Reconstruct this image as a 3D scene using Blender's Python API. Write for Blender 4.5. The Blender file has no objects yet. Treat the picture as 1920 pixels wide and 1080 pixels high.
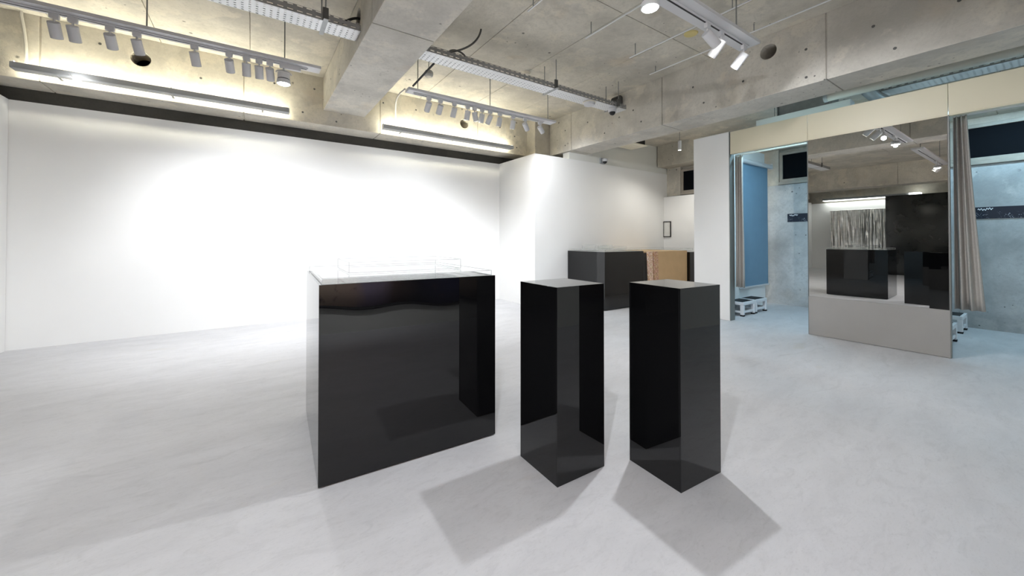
import bpy, bmesh, math, random
from mathutils import Vector, Matrix
random.seed(7)
scene = bpy.context.scene
C = scene.collection
PI = math.pi

# ------------------------------------------------------------------ camera
cam_d = bpy.data.cameras.new('camera')
cam = bpy.data.objects.new('camera', cam_d); C.objects.link(cam)
cam_d.sensor_width = 36.0
cam_d.lens = 711.57 * 36.0 / 1920.0
cam_d.shift_y = -(540 - 440.205) / 1920.0
cam_d.clip_start = 0.05
cam.location = (0, 0, 1.24)
cam.rotation_euler = (math.radians(90.6103), 0, math.radians(-34.4453))
scene.camera = cam

# ------------------------------------------------------------------ world, exposure
w = bpy.data.worlds.new('world'); scene.world = w; w.use_nodes = True
w.node_tree.nodes['Background'].inputs[0].default_value = (0.02, 0.025, 0.035, 1)
w.node_tree.nodes['Background'].inputs[1].default_value = 0.3
vs = scene.view_settings
vs.view_transform = 'Standard'; vs.look = 'None'; vs.gamma = 1.0; vs.use_curve_mapping = False
vs.exposure = 1.1
cy = scene.cycles
cy.max_bounces = 10; cy.diffuse_bounces = 5; cy.glossy_bounces = 6; cy.transmission_bounces = 8; cy.transparent_max_bounces = 24
cy.sample_clamp_indirect = 6.0
cy.caustics_reflective = False; cy.caustics_refractive = False

# light levels (watts), tuned here
LAMP_W = 62.0          # big round lamps
SPOT_W = 12.0           # small cylinder spots
TUBE = 26.0             # fluorescent tube emission
COLD_W = 12.0           # fitting room battens
COOL = (0.935, 0.96, 1.0)
WARM = (1.0, 0.95, 0.76)
BLUE = (0.50, 0.80, 1.0)

# ------------------------------------------------------------------ materials
def new_mat(name):
    m = bpy.data.materials.new(name); m.use_nodes = True
    nt = m.node_tree
    return m, nt, nt.nodes['Principled BSDF']
def nd(nt, typ, **kw):
    n = nt.nodes.new(typ)
    for k, v in kw.items():
        if k in ('inp',):
            for a, b in v.items(): n.inputs[a].default_value = b
        else: setattr(n, k, v)
    return n
def plain(name, col, rough=0.5, metal=0.0, spec=0.5, ior=1.45, noise=0.04, nscale=6.0):
    m, nt, b = new_mat(name)
    b.inputs['Roughness'].default_value = rough; b.inputs['Metallic'].default_value = metal
    b.inputs['Specular IOR Level'].default_value = spec; b.inputs['IOR'].default_value = ior
    if noise:
        tc = nd(nt, 'ShaderNodeTexCoord')
        n = nd(nt, 'ShaderNodeTexNoise', inp={'Scale': nscale, 'Detail': 4.0})
        r = nd(nt, 'ShaderNodeValToRGB')
        r.color_ramp.elements[0].position = 0.3; r.color_ramp.elements[1].position = 0.7
        r.color_ramp.elements[0].color = tuple(c * (1 - noise) for c in col) + (1,)
        r.color_ramp.elements[1].color = tuple(min(1, c * (1 + noise)) for c in col) + (1,)
        nt.links.new(tc.outputs['Object'], n.inputs['Vector']); nt.links.new(n.outputs['Fac'], r.inputs[0])
        nt.links.new(r.outputs[0], b.inputs['Base Color'])
    else: b.inputs['Base Color'].default_value = (*col, 1)
    return m
def emit(name, col, s):
    m, nt, b = new_mat(name)
    b.inputs['Base Color'].default_value = (*col, 1)
    b.inputs['Emission Color'].default_value = (*col, 1); b.inputs['Emission Strength'].default_value = s
    return m
def mixc(nt, a, bcol, fac, blend='MIX'):
    n = nd(nt, 'ShaderNodeMix', data_type='RGBA', blend_type=blend)
    for sock, v in ((n.inputs[6], a), (n.inputs[7], bcol), (n.inputs[0], fac)):
        if hasattr(v, 'is_linked'): nt.links.new(v, sock)
        else: sock.default_value = v
    return n.outputs[2]
def ramp(nt, src, stops):
    r = nd(nt, 'ShaderNodeValToRGB'); el = r.color_ramp.elements
    while len(el) < len(stops): el.new(0.5)
    for e, (p, c) in zip(el, stops):
        e.position = p; e.color = (c, c, c, 1) if not isinstance(c, tuple) else (*c, 1)
    nt.links.new(src, r.inputs[0]); return r.outputs[0]
def concrete(name, col, stain=0.25, pits=True, rough=0.75, streak=(1, 1, 1)):
    m, nt, b = new_mat(name)
    tc = nd(nt, 'ShaderNodeNewGeometry')
    mp = nd(nt, 'ShaderNodeMapping'); mp.inputs['Scale'].default_value = streak
    nt.links.new(tc.outputs['Position'], mp.inputs['Vector'])
    def noise(s, d=6.0, r=0.6, off=0.0, dist=0.0):
        n = nd(nt, 'ShaderNodeTexNoise', inp={'Scale': s, 'Detail': d, 'Roughness': r, 'Distortion': dist})
        if off:
            o = nd(nt, 'ShaderNodeVectorMath', operation='ADD'); o.inputs[1].default_value = (off, off * .7, off * 1.3); nt.links.new(mp.outputs[0], o.inputs[0]); nt.links.new(o.outputs[0], n.inputs['Vector'])
        else: nt.links.new(mp.outputs[0], n.inputs['Vector'])
        return n.outputs['Fac']
    sc = lambda k: (*[min(1, x * k) for x in col], 1)
    c = mixc(nt, sc(1 - stain), sc(1 + stain * .7), ramp(nt, noise(1.1, 7, .65), [(0.34, 0.0), (0.66, 1.0)]))
    c = mixc(nt, c, sc(.66), ramp(nt, noise(3.1, 9, .72, 5.0, .8), [(0.52, 0.0), (0.72, 0.6)]))
    c = mixc(nt, c, (min(1, col[0] * 1.2), min(1, col[1] * 1.17), col[2] * 1.12, 1), ramp(nt, noise(2.0, 5, .6, 9.0), [(0.55, 0.0), (0.60, 0.55)]))
    c = mixc(nt, c, (col[0] * .86, col[1] * .72, col[2] * .58, 1), ramp(nt, noise(1.4, 4, .55, 17.0), [(0.62, 0.0), (0.72, 0.35)]))
    fine = noise(30.0, 5, .7)
    c = mixc(nt, c, sc(.72), ramp(nt, fine, [(0.5, 0.0), (0.78, 0.7)]))
    if pits:
        for scl, thr, dens in ((4.2, .05, .50), (11.0, .075, .55)):
            v = nd(nt, 'ShaderNodeTexVoronoi', inp={'Scale': scl}); nt.links.new(mp.outputs[0], v.inputs['Vector'])
            nz = nd(nt, 'ShaderNodeMath', operation='MULTIPLY_ADD'); nt.links.new(noise(24.0, 2, .5, 3.0), nz.inputs[0]); nz.inputs[1].default_value = .12; nt.links.new(v.outputs['Distance'], nz.inputs[2])
            pit = ramp(nt, nz.outputs[0], [(thr + .06, 1.0), (thr + .10, 0.0)])
            n2 = ramp(nt, noise(1.3, 3, .5, scl), [(dens, 0.0), (dens + .05, 1.0)])
            mm = nd(nt, 'ShaderNodeMath', operation='MULTIPLY'); nt.links.new(pit, mm.inputs[0]); nt.links.new(n2, mm.inputs[1])
            c = mixc(nt, c, sc(.30), mm.outputs[0])
    nt.links.new(c, b.inputs['Base Color'])
    b.inputs['Roughness'].default_value = rough; b.inputs['Specular IOR Level'].default_value = 0.3
    bp = nd(nt, 'ShaderNodeBump', inp={'Strength': 0.25, 'Distance': 0.01}); nt.links.new(fine, bp.inputs['Height']); nt.links.new(bp.outputs[0], b.inputs['Normal'])
    return m
def floor_mat():
    m, nt, b = new_mat('trowelled_mortar')
    g = nd(nt, 'ShaderNodeNewGeometry'); mp = nd(nt, 'ShaderNodeMapping')
    mp.inputs['Rotation'].default_value = (0, 0, math.radians(-20)); mp.inputs['Scale'].default_value = (1, 2.6, 1)
    nt.links.new(g.outputs['Position'], mp.inputs['Vector'])
    def noise(s, d=6.0, r=0.6, dist=0.0):
        n = nd(nt, 'ShaderNodeTexNoise', inp={'Scale': s, 'Detail': d, 'Roughness': r, 'Distortion': dist}); nt.links.new(mp.outputs[0], n.inputs['Vector']); return n.outputs['Fac']
    base = (0.565, 0.565, 0.58)
    c = mixc(nt, (*[x * .93 for x in base], 1), (*[x * 1.04 for x in base], 1), ramp(nt, noise(1.6, 9, .68, .6), [(0.34, 0.0), (0.64, 1.0)]))
    c = mixc(nt, c, (*[x * .74 for x in base], 1), ramp(nt, noise(6.0, 10, .76, 1.0), [(0.50, 0.0), (0.76, 0.6)]))
    c = mixc(nt, c, (0.50, 0.47, 0.41, 1), ramp(nt, noise(1.3, 4, .5), [(0.66, 0.0), (0.76, 0.5)]))
    fine = noise(42.0, 5, .65, .5)
    c = mixc(nt, c, (*[x * .70 for x in base], 1), ramp(nt, fine, [(0.55, 0.0), (0.8, 0.6)]))
    # hairline trowel arcs
    w_ = nd(nt, 'ShaderNodeTexWave', wave_type='RINGS', inp={'Scale': 0.55, 'Distortion': 9.0, 'Detail': 3.0, 'Detail Scale': 1.2}); nt.links.new(g.outputs['Position'], w_.inputs['Vector'])
    ln = ramp(nt, w_.outputs['Fac'], [(0.0, 0.28), (0.01, 0.0)])
    mk = ramp(nt, noise(1.1, 2), [(0.52, 0.0), (0.6, 1.0)])
    mm = nd(nt, 'ShaderNodeMath', operation='MULTIPLY'); nt.links.new(ln, mm.inputs[0]); nt.links.new(mk, mm.inputs[1])
    c = mixc(nt, c, (*[x * .7 for x in base], 1), mm.outputs[0])
    nt.links.new(c, b.inputs['Base Color'])
    nt.links.new(ramp(nt, noise(2.0, 5), [(0.3, 0.42), (0.7, 0.62)]), b.inputs['Roughness'])
    b.inputs['Specular IOR Level'].default_value = 0.35
    bp = nd(nt, 'ShaderNodeBump', inp={'Strength': 0.08, 'Distance': 0.008}); nt.links.new(fine, bp.inputs['Height']); nt.links.new(bp.outputs[0], b.inputs['Normal'])
    return m
def acrylic_clear():
    m, nt, b = new_mat('clear_acrylic')
    out = nt.nodes['Material Output']; nt.nodes.remove(b)
    tr = nd(nt, 'ShaderNodeBsdfTransparent', inp={'Color': (0.985, 0.99, 0.988, 1)})
    gl = nd(nt, 'ShaderNodeBsdfGlossy', inp={'Roughness': 0.01, 'Color': (1, 1, 1, 1)})
    lw = nd(nt, 'ShaderNodeLayerWeight', inp={'Blend': 0.5})
    pw_ = nd(nt, 'ShaderNodeMath', operation='POWER'); pw_.inputs[1].default_value = 6.0; nt.links.new(lw.outputs['Facing'], pw_.inputs[0])
    fr = nd(nt, 'ShaderNodeMath', operation='MULTIPLY_ADD'); fr.inputs[1].default_value = 0.8; fr.inputs[2].default_value = 0.025; nt.links.new(pw_.outputs[0], fr.inputs[0])
    mx = nd(nt, 'ShaderNodeMixShader')
    nt.links.new(fr.outputs[0], mx.inputs[0]); nt.links.new(tr.outputs[0], mx.inputs[1]); nt.links.new(gl.outputs[0], mx.inputs[2])
    nt.links.new(mx.outputs[0], out.inputs['Surface'])
    return m
def acrylic_edge():
    m, nt, b = new_mat('polished_acrylic_edge')
    b.inputs['Base Color'].default_value = (.70, .72, .72, 1); b.inputs['Roughness'].default_value = .25; b.inputs['Alpha'].default_value = .38
    return m
def perforated(name, col, sx, sy, dot, axes=(0, 1)):
    """galvanised sheet with punched round holes (really see-through), local coordinates"""
    m, nt, b = new_mat(name)
    b.inputs['Base Color'].default_value = (*col, 1); b.inputs['Metallic'].default_value = 0.35; b.inputs['Roughness'].default_value = 0.42
    out = nt.nodes['Material Output']
    tc = nd(nt, 'ShaderNodeTexCoord'); sp = nd(nt, 'ShaderNodeSeparateXYZ'); nt.links.new(tc.outputs['Object'], sp.inputs[0])
    def wrap(o, s):
        d = nd(nt, 'ShaderNodeMath', operation='DIVIDE'); d.inputs[1].default_value = s; nt.links.new(o, d.inputs[0])
        f = nd(nt, 'ShaderNodeMath', operation='FRACT'); nt.links.new(d.outputs[0], f.inputs[0])
        a = nd(nt, 'ShaderNodeMath', operation='SUBTRACT'); a.inputs[1].default_value = 0.5; nt.links.new(f.outputs[0], a.inputs[0])
        c = nd(nt, 'ShaderNodeMath', operation='ABSOLUTE'); nt.links.new(a.outputs[0], c.inputs[0]); return c.outputs[0]
    u = wrap(sp.outputs[axes[0]], sx); v = wrap(sp.outputs[axes[1]], sy)
    a = nd(nt, 'ShaderNodeMath', operation='LESS_THAN'); a.inputs[1].default_value = dot[0]; nt.links.new(u, a.inputs[0])
    c = nd(nt, 'ShaderNodeMath', operation='LESS_THAN'); c.inputs[1].default_value = dot[1]; nt.links.new(v, c.inputs[0])
    mm = nd(nt, 'ShaderNodeMath', operation='MULTIPLY'); nt.links.new(a.outputs[0], mm.inputs[0]); nt.links.new(c.outputs[0], mm.inputs[1])
    tr = nd(nt, 'ShaderNodeBsdfTransparent'); mx = nd(nt, 'ShaderNodeMixShader')
    nt.links.new(mm.outputs[0], mx.inputs[0]); nt.links.new(b.outputs[0], mx.inputs[1]); nt.links.new(tr.outputs[0], mx.inputs[2])
    nt.links.new(mx.outputs[0], out.inputs['Surface'])
    return m
def painting_mat():
    m, nt, b = new_mat('abstract_print')
    g = nd(nt, 'ShaderNodeTexCoord'); n = nd(nt, 'ShaderNodeTexNoise', inp={'Scale': 1.1, 'Detail': 5.0, 'Distortion': 1.5}); nt.links.new(g.outputs['Object'], n.inputs['Vector'])
    sp = nd(nt, 'ShaderNodeSeparateXYZ'); nt.links.new(g.outputs['Object'], sp.inputs[0])
    ad = nd(nt, 'ShaderNodeMath', operation='MULTIPLY_ADD'); nt.links.new(n.outputs['Fac'], ad.inputs[0]); ad.inputs[1].default_value = 0.5; nt.links.new(sp.outputs[0], ad.inputs[2])
    mr = nd(nt, 'ShaderNodeMapRange', inp={'From Min': -1.5, 'From Max': 2.9}); nt.links.new(ad.outputs[0], mr.inputs[0])
    c = ramp(nt, mr.outputs[0], [(0.0, (.6, .42, .3)), (0.5, (.72, .55, .42)), (0.57, (.62, .44, .36)), (0.60, (.40, .32, .46)), (0.66, (.36, .28, .38)), (0.70, (.16, .10, .08)), (0.78, (.015, .013, .03)), (0.92, (.03, .03, .10))])
    n2 = nd(nt, 'ShaderNodeTexNoise', inp={'Scale': 6.0, 'Detail': 3.0}); nt.links.new(g.outputs['Object'], n2.inputs['Vector'])
    c = mixc(nt, c, (.10, .04, .05, 1), ramp(nt, n2.outputs['Fac'], [(0.62, 0.0), (0.70, 0.8)]))
    nt.links.new(c, b.inputs['Base Color']); b.inputs['Roughness'].default_value = 0.5
    return m
def skyline_mat():
    m, nt, b = new_mat('night_skyline_print')
    g = nd(nt, 'ShaderNodeTexCoord'); v = nd(nt, 'ShaderNodeTexVoronoi', inp={'Scale': 75.0}); nt.links.new(g.outputs['Object'], v.inputs['Vector'])
    n = nd(nt, 'ShaderNodeTexNoise', inp={'Scale': 14.0, 'Detail': 5.0}); nt.links.new(g.outputs['Object'], n.inputs['Vector'])
    sp = nd(nt, 'ShaderNodeSeparateXYZ'); nt.links.new(g.outputs['Object'], sp.inputs[0])
    band = nd(nt, 'ShaderNodeMapRange', inp={'From Min': 0.02, 'From Max': -0.02}); nt.links.new(sp.outputs[2], band.inputs[0])
    a = nd(nt, 'ShaderNodeMath', operation='MULTIPLY'); nt.links.new(ramp(nt, v.outputs['Distance'], [(0.18, 1.0), (0.32, 0.0)]), a.inputs[0]); nt.links.new(ramp(nt, n.outputs['Fac'], [(0.48, 0.0), (0.56, 1.0)]), a.inputs[1])
    d = nd(nt, 'ShaderNodeMath', operation='MULTIPLY'); nt.links.new(a.outputs[0], d.inputs[0]); nt.links.new(band.outputs[0], d.inputs[1])
    nt.links.new(mixc(nt, (.010, .014, .028, 1), (.62, .66, .75, 1), d.outputs[0]), b.inputs['Base Color']); b.inputs['Roughness'].default_value = 0.45
    return m
def chipboard_mat(name, a, bb):
    m, nt, b = new_mat(name)
    g = nd(nt, 'ShaderNodeTexCoord'); v = nd(nt, 'ShaderNodeTexVoronoi', inp={'Scale': 38.0}); nt.links.new(g.outputs['Object'], v.inputs['Vector'])
    n = nd(nt, 'ShaderNodeTexNoise', inp={'Scale': 30.0, 'Detail': 4.0}); nt.links.new(g.outputs['Object'], n.inputs['Vector'])
    c = mixc(nt, (*a, 1), (*bb, 1), ramp(nt, n.outputs['Fac'], [(0.42, 0.0), (0.6, 1.0)]))
    c = mixc(nt, c, v.outputs['Color'], 0.08)
    nt.links.new(c, b.inputs['Base Color']); b.inputs['Roughness'].default_value = 0.7
    return m

M = {}
M['white'] = plain('white_wall_paint', (.84, .84, .83), .65, noise=.012, nscale=2.0, spec=.25)
M['grey_wall'] = plain('pale_grey_wall_paint', (.74, .74, .70), .65, noise=.015, nscale=2.0, spec=.25)
M['conc'] = concrete('board_marked_concrete', (.59, .555, .48))
M['conc_soffit'] = concrete('beam_concrete', (.58, .555, .50), stain=.22)
M['conc_gap_shade'] = concrete('shaded_gap_concrete', (.065, .062, .054), stain=.2)  # shade inside the gap, put into a near-black concrete colour
M['conc_grey'] = concrete('cold_grey_concrete', (.50, .51, .51), stain=.32)
M['floor'] = floor_mat()
M['black'] = plain('black_gloss_acrylic', (.0035, .0035, .004), .012, spec=.5, ior=1.54, noise=0)
M['clear'] = acrylic_clear()
M['edge'] = acrylic_edge()
M['mirror'] = plain('mirror_glass', (.80, .80, .78), .0, metal=1.0, noise=0)
M['taupe'] = plain('taupe_laminate', (.34, .328, .312), .45, noise=.05, nscale=1.6, spec=.3)
M['beige'] = plain('beige_satin_panel', (.72, .66, .50), .38, noise=.03, nscale=1.2, spec=.5)
M['fix'] = plain('white_fixture_paint', (.64, .64, .65), .42, noise=.01)
M['fixgrey'] = plain('grey_fixture_paint', (.36, .38, .40), .45, noise=.03)
M['slot'] = plain('dark_slot', (.015, .015, .016), .5, noise=0)
M['galv'] = plain('galvanised_steel', (.36, .37, .37), .42, metal=.5, noise=.08, nscale=14)
M['brightsteel'] = plain('bright_zinc', (.78, .79, .80), .35, metal=.3, noise=0)
M['steel_dark'] = plain('dark_steel', (.12, .12, .115), .5, metal=.4, noise=.06)
M['rod'] = plain('threaded_rod_steel', (.30, .31, .31), .4, metal=.6, noise=0)
M['tray_base'] = perforated('perforated_tray_base', (.80, .81, .82), .052, .038, (.17, .16), (0, 1))
M['tray_side'] = perforated('slotted_tray_side', (.30, .30, .295), .075, .045, (.30, .13), (0, 2))
M['rubber'] = plain('black_rubber', (.012, .012, .013), .7, noise=.1, nscale=40)
M['cable'] = plain('black_cable', (.02, .02, .02), .55, noise=0)
M['pvc'] = plain('ivory_conduit', (.55, .53, .48), .45, noise=.03)
M['pvcgrey'] = plain('grey_cable', (.10, .10, .095), .5, noise=0)
M['cream'] = plain('cream_plastic', (.86, .81, .68), .5, noise=.03)
M['yellow'] = plain('yellowed_cover_plate', (.62, .52, .22), .6, noise=.05)
M['curtain'] = plain('grey_curtain_cloth', (.44, .415, .385), .9, noise=.05, nscale=50, spec=.1)
M['screen'] = plain('blue_roller_fabric', (.20, .32, .43), .8, noise=.02, spec=.15)
M['stool'] = plain('white_stool_plastic', (.80, .81, .83), .4, noise=.01)
M['frame_wood'] = plain('taupe_window_frame', (.36, .32, .27), .5, noise=.08, nscale=9)
M['night'] = plain('night_window_glass', (.006, .007, .009), .8, spec=.05, noise=0)
M['blackwall'] = plain('black_gloss_board', (.012, .014, .013), .12, noise=.3, nscale=3)
M['silver'] = plain('silver_foil', (.90, .90, .88), .34, metal=1.0, noise=.1, nscale=10)
M['jamb'] = plain('steel_jamb', (.20, .21, .20), .4, metal=.3, noise=.05)
M['tan'] = plain('raw_board_face', (.62, .43, .235), .6, noise=.05, nscale=5)
M['chip'] = chipboard_mat('chipboard_edge', (.48, .24, .13), (.70, .47, .32))
M['chip2'] = chipboard_mat('chipboard_edge_pale', (.62, .36, .22), (.88, .70, .56))
M['paint'] = painting_mat()
M['sky'] = skyline_mat()
M['paper'] = plain('paper_white', (.72, .72, .69), .7, noise=.02)
M['ink'] = plain('white_ink', (.85, .87, .9), .5, noise=0)
M['tube'] = emit('fluorescent_tube', WARM, TUBE)
M['coldtube'] = emit('cold_fluorescent_tube', BLUE, 14.0)
M['farlight'] = emit('far_light_panel', (.95, 1.0, .98), 3.2)
M['lens'] = emit('lit_lamp_lens', (1, .985, .96), 22.0)
M['lensoff'] = emit('spot_lens_glow', (1, .97, .9), 4.0)

# ------------------------------------------------------------------ mesh helpers
def bx(bm, x0, x1, y0, y1, z0, z1):
    r = bmesh.ops.create_cube(bm, size=1.0, matrix=Matrix.Translation(((x0 + x1) / 2, (y0 + y1) / 2, (z0 + z1) / 2)) @ Matrix.Diagonal((x1 - x0, y1 - y0, z1 - z0, 1)))
    return r['verts']
def cyl(bm, p0, p1, r0, r1=None, seg=20, caps=True):
    p0 = Vector(p0); p1 = Vector(p1); d = p1 - p0
    q = d.to_track_quat('Z', 'Y').to_matrix().to_4x4()
    return bmesh.ops.create_cone(bm, cap_ends=caps, segments=seg, radius1=r0, radius2=r0 if r1 is None else r1, depth=d.length, matrix=Matrix.Translation((p0 + p1) / 2) @ q)['verts']
def tube(bm, pts, r, seg=10):
    pts = [Vector(p) for p in pts]; rings = []
    for i, p in enumerate(pts):
        t = (pts[min(i + 1, len(pts) - 1)] - pts[max(i - 1, 0)]).normalized()
        a = t.orthogonal().normalized() if i == 0 else (rings[-1][1] - t * rings[-1][1].dot(t)).normalized()
        b_ = t.cross(a)
        rings.append(([bm.verts.new(p + (a * math.cos(k * 2 * PI / seg) + b_ * math.sin(k * 2 * PI / seg)) * r) for k in range(seg)], a))
    for (r0, _), (r1, _) in zip(rings, rings[1:]):
        for k in range(seg): bm.faces.new((r0[k], r0[(k + 1) % seg], r1[(k + 1) % seg], r1[k]))
    bm.faces.new(list(reversed(rings[0][0]))); bm.faces.new(rings[-1][0])
def lathe(bm, prof, seg=24, origin=(0, 0, 0), mat=None):
    o = Vector(origin); rings = []
    for r, z in prof:
        rings.append([bm.verts.new((mat @ Vector((r * math.cos(k * 2 * PI / seg), r * math.sin(k * 2 * PI / seg), z)) if mat else Vector((r * math.cos(k * 2 * PI / seg), r * math.sin(k * 2 * PI / seg), z))) + o) for k in range(seg)])
    for a, b_ in zip(rings, rings[1:]):
        for k in range(seg): bm.faces.new((a[k], a[(k + 1) % seg], b_[(k + 1) % seg], b_[k]))
    bm.faces.new(list(reversed(rings[0]))); bm.faces.new(rings[-1])
def bez(p0, p1, p2, p3, n=14):
    P = [Vector(p) for p in (p0, p1, p2, p3)]
    return [P[0] * (1 - t) ** 3 + P[1] * 3 * t * (1 - t) ** 2 + P[2] * 3 * t * t * (1 - t) + P[3] * t ** 3 for t in [i / n for i in range(n + 1)]]
def obj(name, bm, mat, parent=None, bevel=0.0, smooth=False, seg=2):
    if bevel:
        bmesh.ops.bevel(bm, geom=list(bm.edges), offset=bevel, segments=seg, affect='EDGES', profile=0.5)
    bmesh.ops.recalc_face_normals(bm, faces=list(bm.faces))
    me = bpy.data.meshes.new(name); bm.to_mesh(me); bm.free()
    me.materials.append(M[mat] if isinstance(mat, str) else mat)
    if smooth:
        for p in me.polygons: p.use_smooth = True
        me.set_sharp_from_angle(angle=math.radians(35))
    o = bpy.data.objects.new(name, me); C.objects.link(o)
    if parent: o.parent = parent
    return o
def B(name, dims, mat, parent=None, bevel=0.0):
    bm = bmesh.new(); bx(bm, *dims); return obj(name, bm, mat, parent, bevel)
def T(name, p0, p1, r, mat, parent=None, r1=None, seg=16):
    bm = bmesh.new(); cyl(bm, p0, p1, r, r1, seg); return obj(name, bm, mat, parent, smooth=True)
def tag(o, label, cat, group=None, kind=None):
    o['label'] = label; o['category'] = cat
    if group: o['group'] = group
    if kind: o['kind'] = kind
    return o
def thing(name, label, cat, loc=(0, 0, 0), rz=0.0, group=None, kind=None):
    o = bpy.data.objects.new(name, None); C.objects.link(o); o.location = loc; o.rotation_euler = (0, 0, rz); o.empty_display_size = .1
    return tag(o, label, cat, group, kind)
def cut(o, *cutters):
    """carve round sleeves out of a cast piece"""
    for (p0, p1, r) in cutters:
        bm = bmesh.new(); cyl(bm, p0, p1, r, seg=40)
        me = bpy.data.meshes.new('cutter'); bm.to_mesh(me); bm.free(); me.materials.append(o.data.materials[0])
        c = bpy.data.objects.new('cutter', me); C.objects.link(c)
        md = o.modifiers.new('cut', 'BOOLEAN'); md.object = c; md.operation = 'DIFFERENCE'; md.solver = 'EXACT'
        dg = bpy.context.evaluated_depsgraph_get()
        nm = bpy.data.meshes.new_from_object(o.evaluated_get(dg)); o.modifiers.clear(); old = o.data; o.data = nm
        bpy.data.meshes.remove(old); bpy.data.objects.remove(c); bpy.data.meshes.remove(me)
def spot_light(parent, loc, d, watts, ang, rad=.03, col=COOL, blend=.6):
    l = bpy.data.lights.new('lamp_light', 'SPOT'); l.energy = watts; l.spot_size = math.radians(ang); l.spot_blend = blend; l.shadow_soft_size = rad; l.color = col
    o = bpy.data.objects.new('lamp_light', l); C.objects.link(o); o.parent = parent; o.location = loc
    o.rotation_euler = Vector(d).to_track_quat('-Z', 'Y').to_euler(); return o

# ------------------------------------------------------------------ dimensions
YW, ZW = 6.645, 2.795        # white back wall
YB, ZB, ZC = 6.25, 2.94, 3.645
XC = 4.237; YN = 5.44        # return wall corner
XM = 5.985                   # mirror plane
XO = 8.28                    # outer wall
XL = -8.0; YF = -1.25        # far left wall, wall behind the photographer
H = 0.9956

# ------------------------------------------------------------------ structure
tag(B('floor', (XL - .2, XO + .3, YF - .2, 7.2, -.12, 0), 'floor'), 'pale grey trowelled mortar floor of the gallery', 'floor', kind='structure')

ceil = tag(B('ceiling', (XL - .2, 5.6, YF - .2, 7.2, ZC + .02, ZC + .25), 'conc'), 'raw concrete ceiling slab with formwork seams', 'ceiling', kind='structure')
def panel_grid(parent, xs, ys, z0, z1, mat, gap=.0032, name='formwork_panel'):
    cache = {}
    for x0, x1 in zip(xs, xs[1:]):
        for y0, y1 in zip(ys, ys[1:]):
            k = (round(x1 - x0, 3), round(y1 - y0, 3))
            if k not in cache:
                bm = bmesh.new(); bx(bm, gap, k[0] - gap, gap, k[1] - gap, z0, z1)
                o = obj(name, bm, mat, parent, bevel=.002, seg=1); cache[k] = o.data
            else:
                o = bpy.data.objects.new(name, cache[k]); C.objects.link(o); o.parent = parent
            o.location = (x0, y0, 0)
xs = [-2.73 + .9 * i for i in range(5)]
panel_grid(ceil, xs, [YF, .95, 2.75, 4.55, YB], ZC, ZC + .03, 'conc')
panel_grid(ceil, [1.46, 2.36, 3.26, 4.16, 5.03], [YF, .85, 2.65, 4.45, YB], ZC, ZC + .03, 'conc')
tag(B('ceiling', (5.5, XO + .3, YF - .2, YN + .5, 3.42, 3.62), 'conc'), 'lower concrete ceiling behind the long side beam, above the fitting rooms', 'ceiling', kind='structure')

def beam(label, x0, x1, y0, y1, z0, z1, axis, joints, mat='conc', gap=.005):
    i = .012
    core = B('ceiling_beam', (x0 + i, x1 - i, y0 + i, y1 - i, z0 + i, z1), mat); tag(core, label, 'beam', kind='structure')
    segs = []
    for a, b_ in zip(joints, joints[1:]):
        d = (a + gap, b_ - gap, y0, y1, z0, z1) if axis == 0 else (x0, x1, a + gap, b_ - gap, z0, z1)
        segs.append(B('formwork_panel', d, mat, core, bevel=.006))
    return core, segs
bA, sA = beam('concrete beam along the back wall above the white panel', XL, 5.4, YB, 6.66, ZB, ZC + .1, 0, [XL, -4.9, -3.1, -1.9, -.1, 1.7, 3.5, 5.4])
lo = lambda s, k: min(v.co[k] for v in s.data.vertices)
for s in sA:
    if abs(lo(s, 0) + 1.9) < .05: cut(s, ((-1.11, 6.1, 3.40), (-1.11, 6.55, 3.40), .092))
    if abs(lo(s, 0) - 1.7) < .05: cut(s, ((3.22, 6.1, 3.362), (3.22, 6.55, 3.362), .085))
cut(bA, ((-1.11, 6.1, 3.40), (-1.11, 6.55, 3.40), .0925)); cut(bA, ((3.22, 6.1, 3.362), (3.22, 6.55, 3.362), .0855))
bC, sC = beam('deep stained concrete cross beam running towards the viewer', .87, 1.46, YF, YB + .02, 3.16, ZC + .1, 1, [YF, -.1, 1.68, 3.47, YB + .02], 'conc_soffit')
for s in sC:
    if abs(lo(s, 1) - 3.47) < .05: cut(s, ((.7, 4.0, 3.45), (1.7, 4.0, 3.45), .10))
cut(bC, ((.7, 4.0, 3.45), (1.7, 4.0, 3.45), .10))
bB, sB = beam('long concrete side beam above the fitting room front', 5.03, 5.575, YF, 5.98, 2.935, ZC + .1, 1, [YF, -.55, 1.42, 3.38, 5.33, 5.98], 'conc_soffit')
for s in sB:
    if abs(lo(s, 1) - 1.42) < .05: cut(s, ((4.9, 1.97, 3.455), (5.8, 1.97, 3.455), .088))
cut(bB, ((4.9, 1.97, 3.455), (5.8, 1.97, 3.455), .0885))
beam('concrete downstand beam along the outer wall, over the window', 7.89, XO + .1, YF, YN, 2.93, 3.5, 1, [YF, .5, 2.3, 4.1, YN])
beam('distant concrete beam crossing the left end of the gallery', -5.6, -5.0, YF, YB, 2.98, ZC + .1, 1, [YF, 1.2, 3.0, 4.8, YB])
col = tag(B('concrete_column', (4.66, 5.1, 5.98, 7.0, 0, ZC + .05), 'conc', bevel=.012), 'concrete corner column rising behind the white return wall', 'column', kind='structure')
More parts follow.
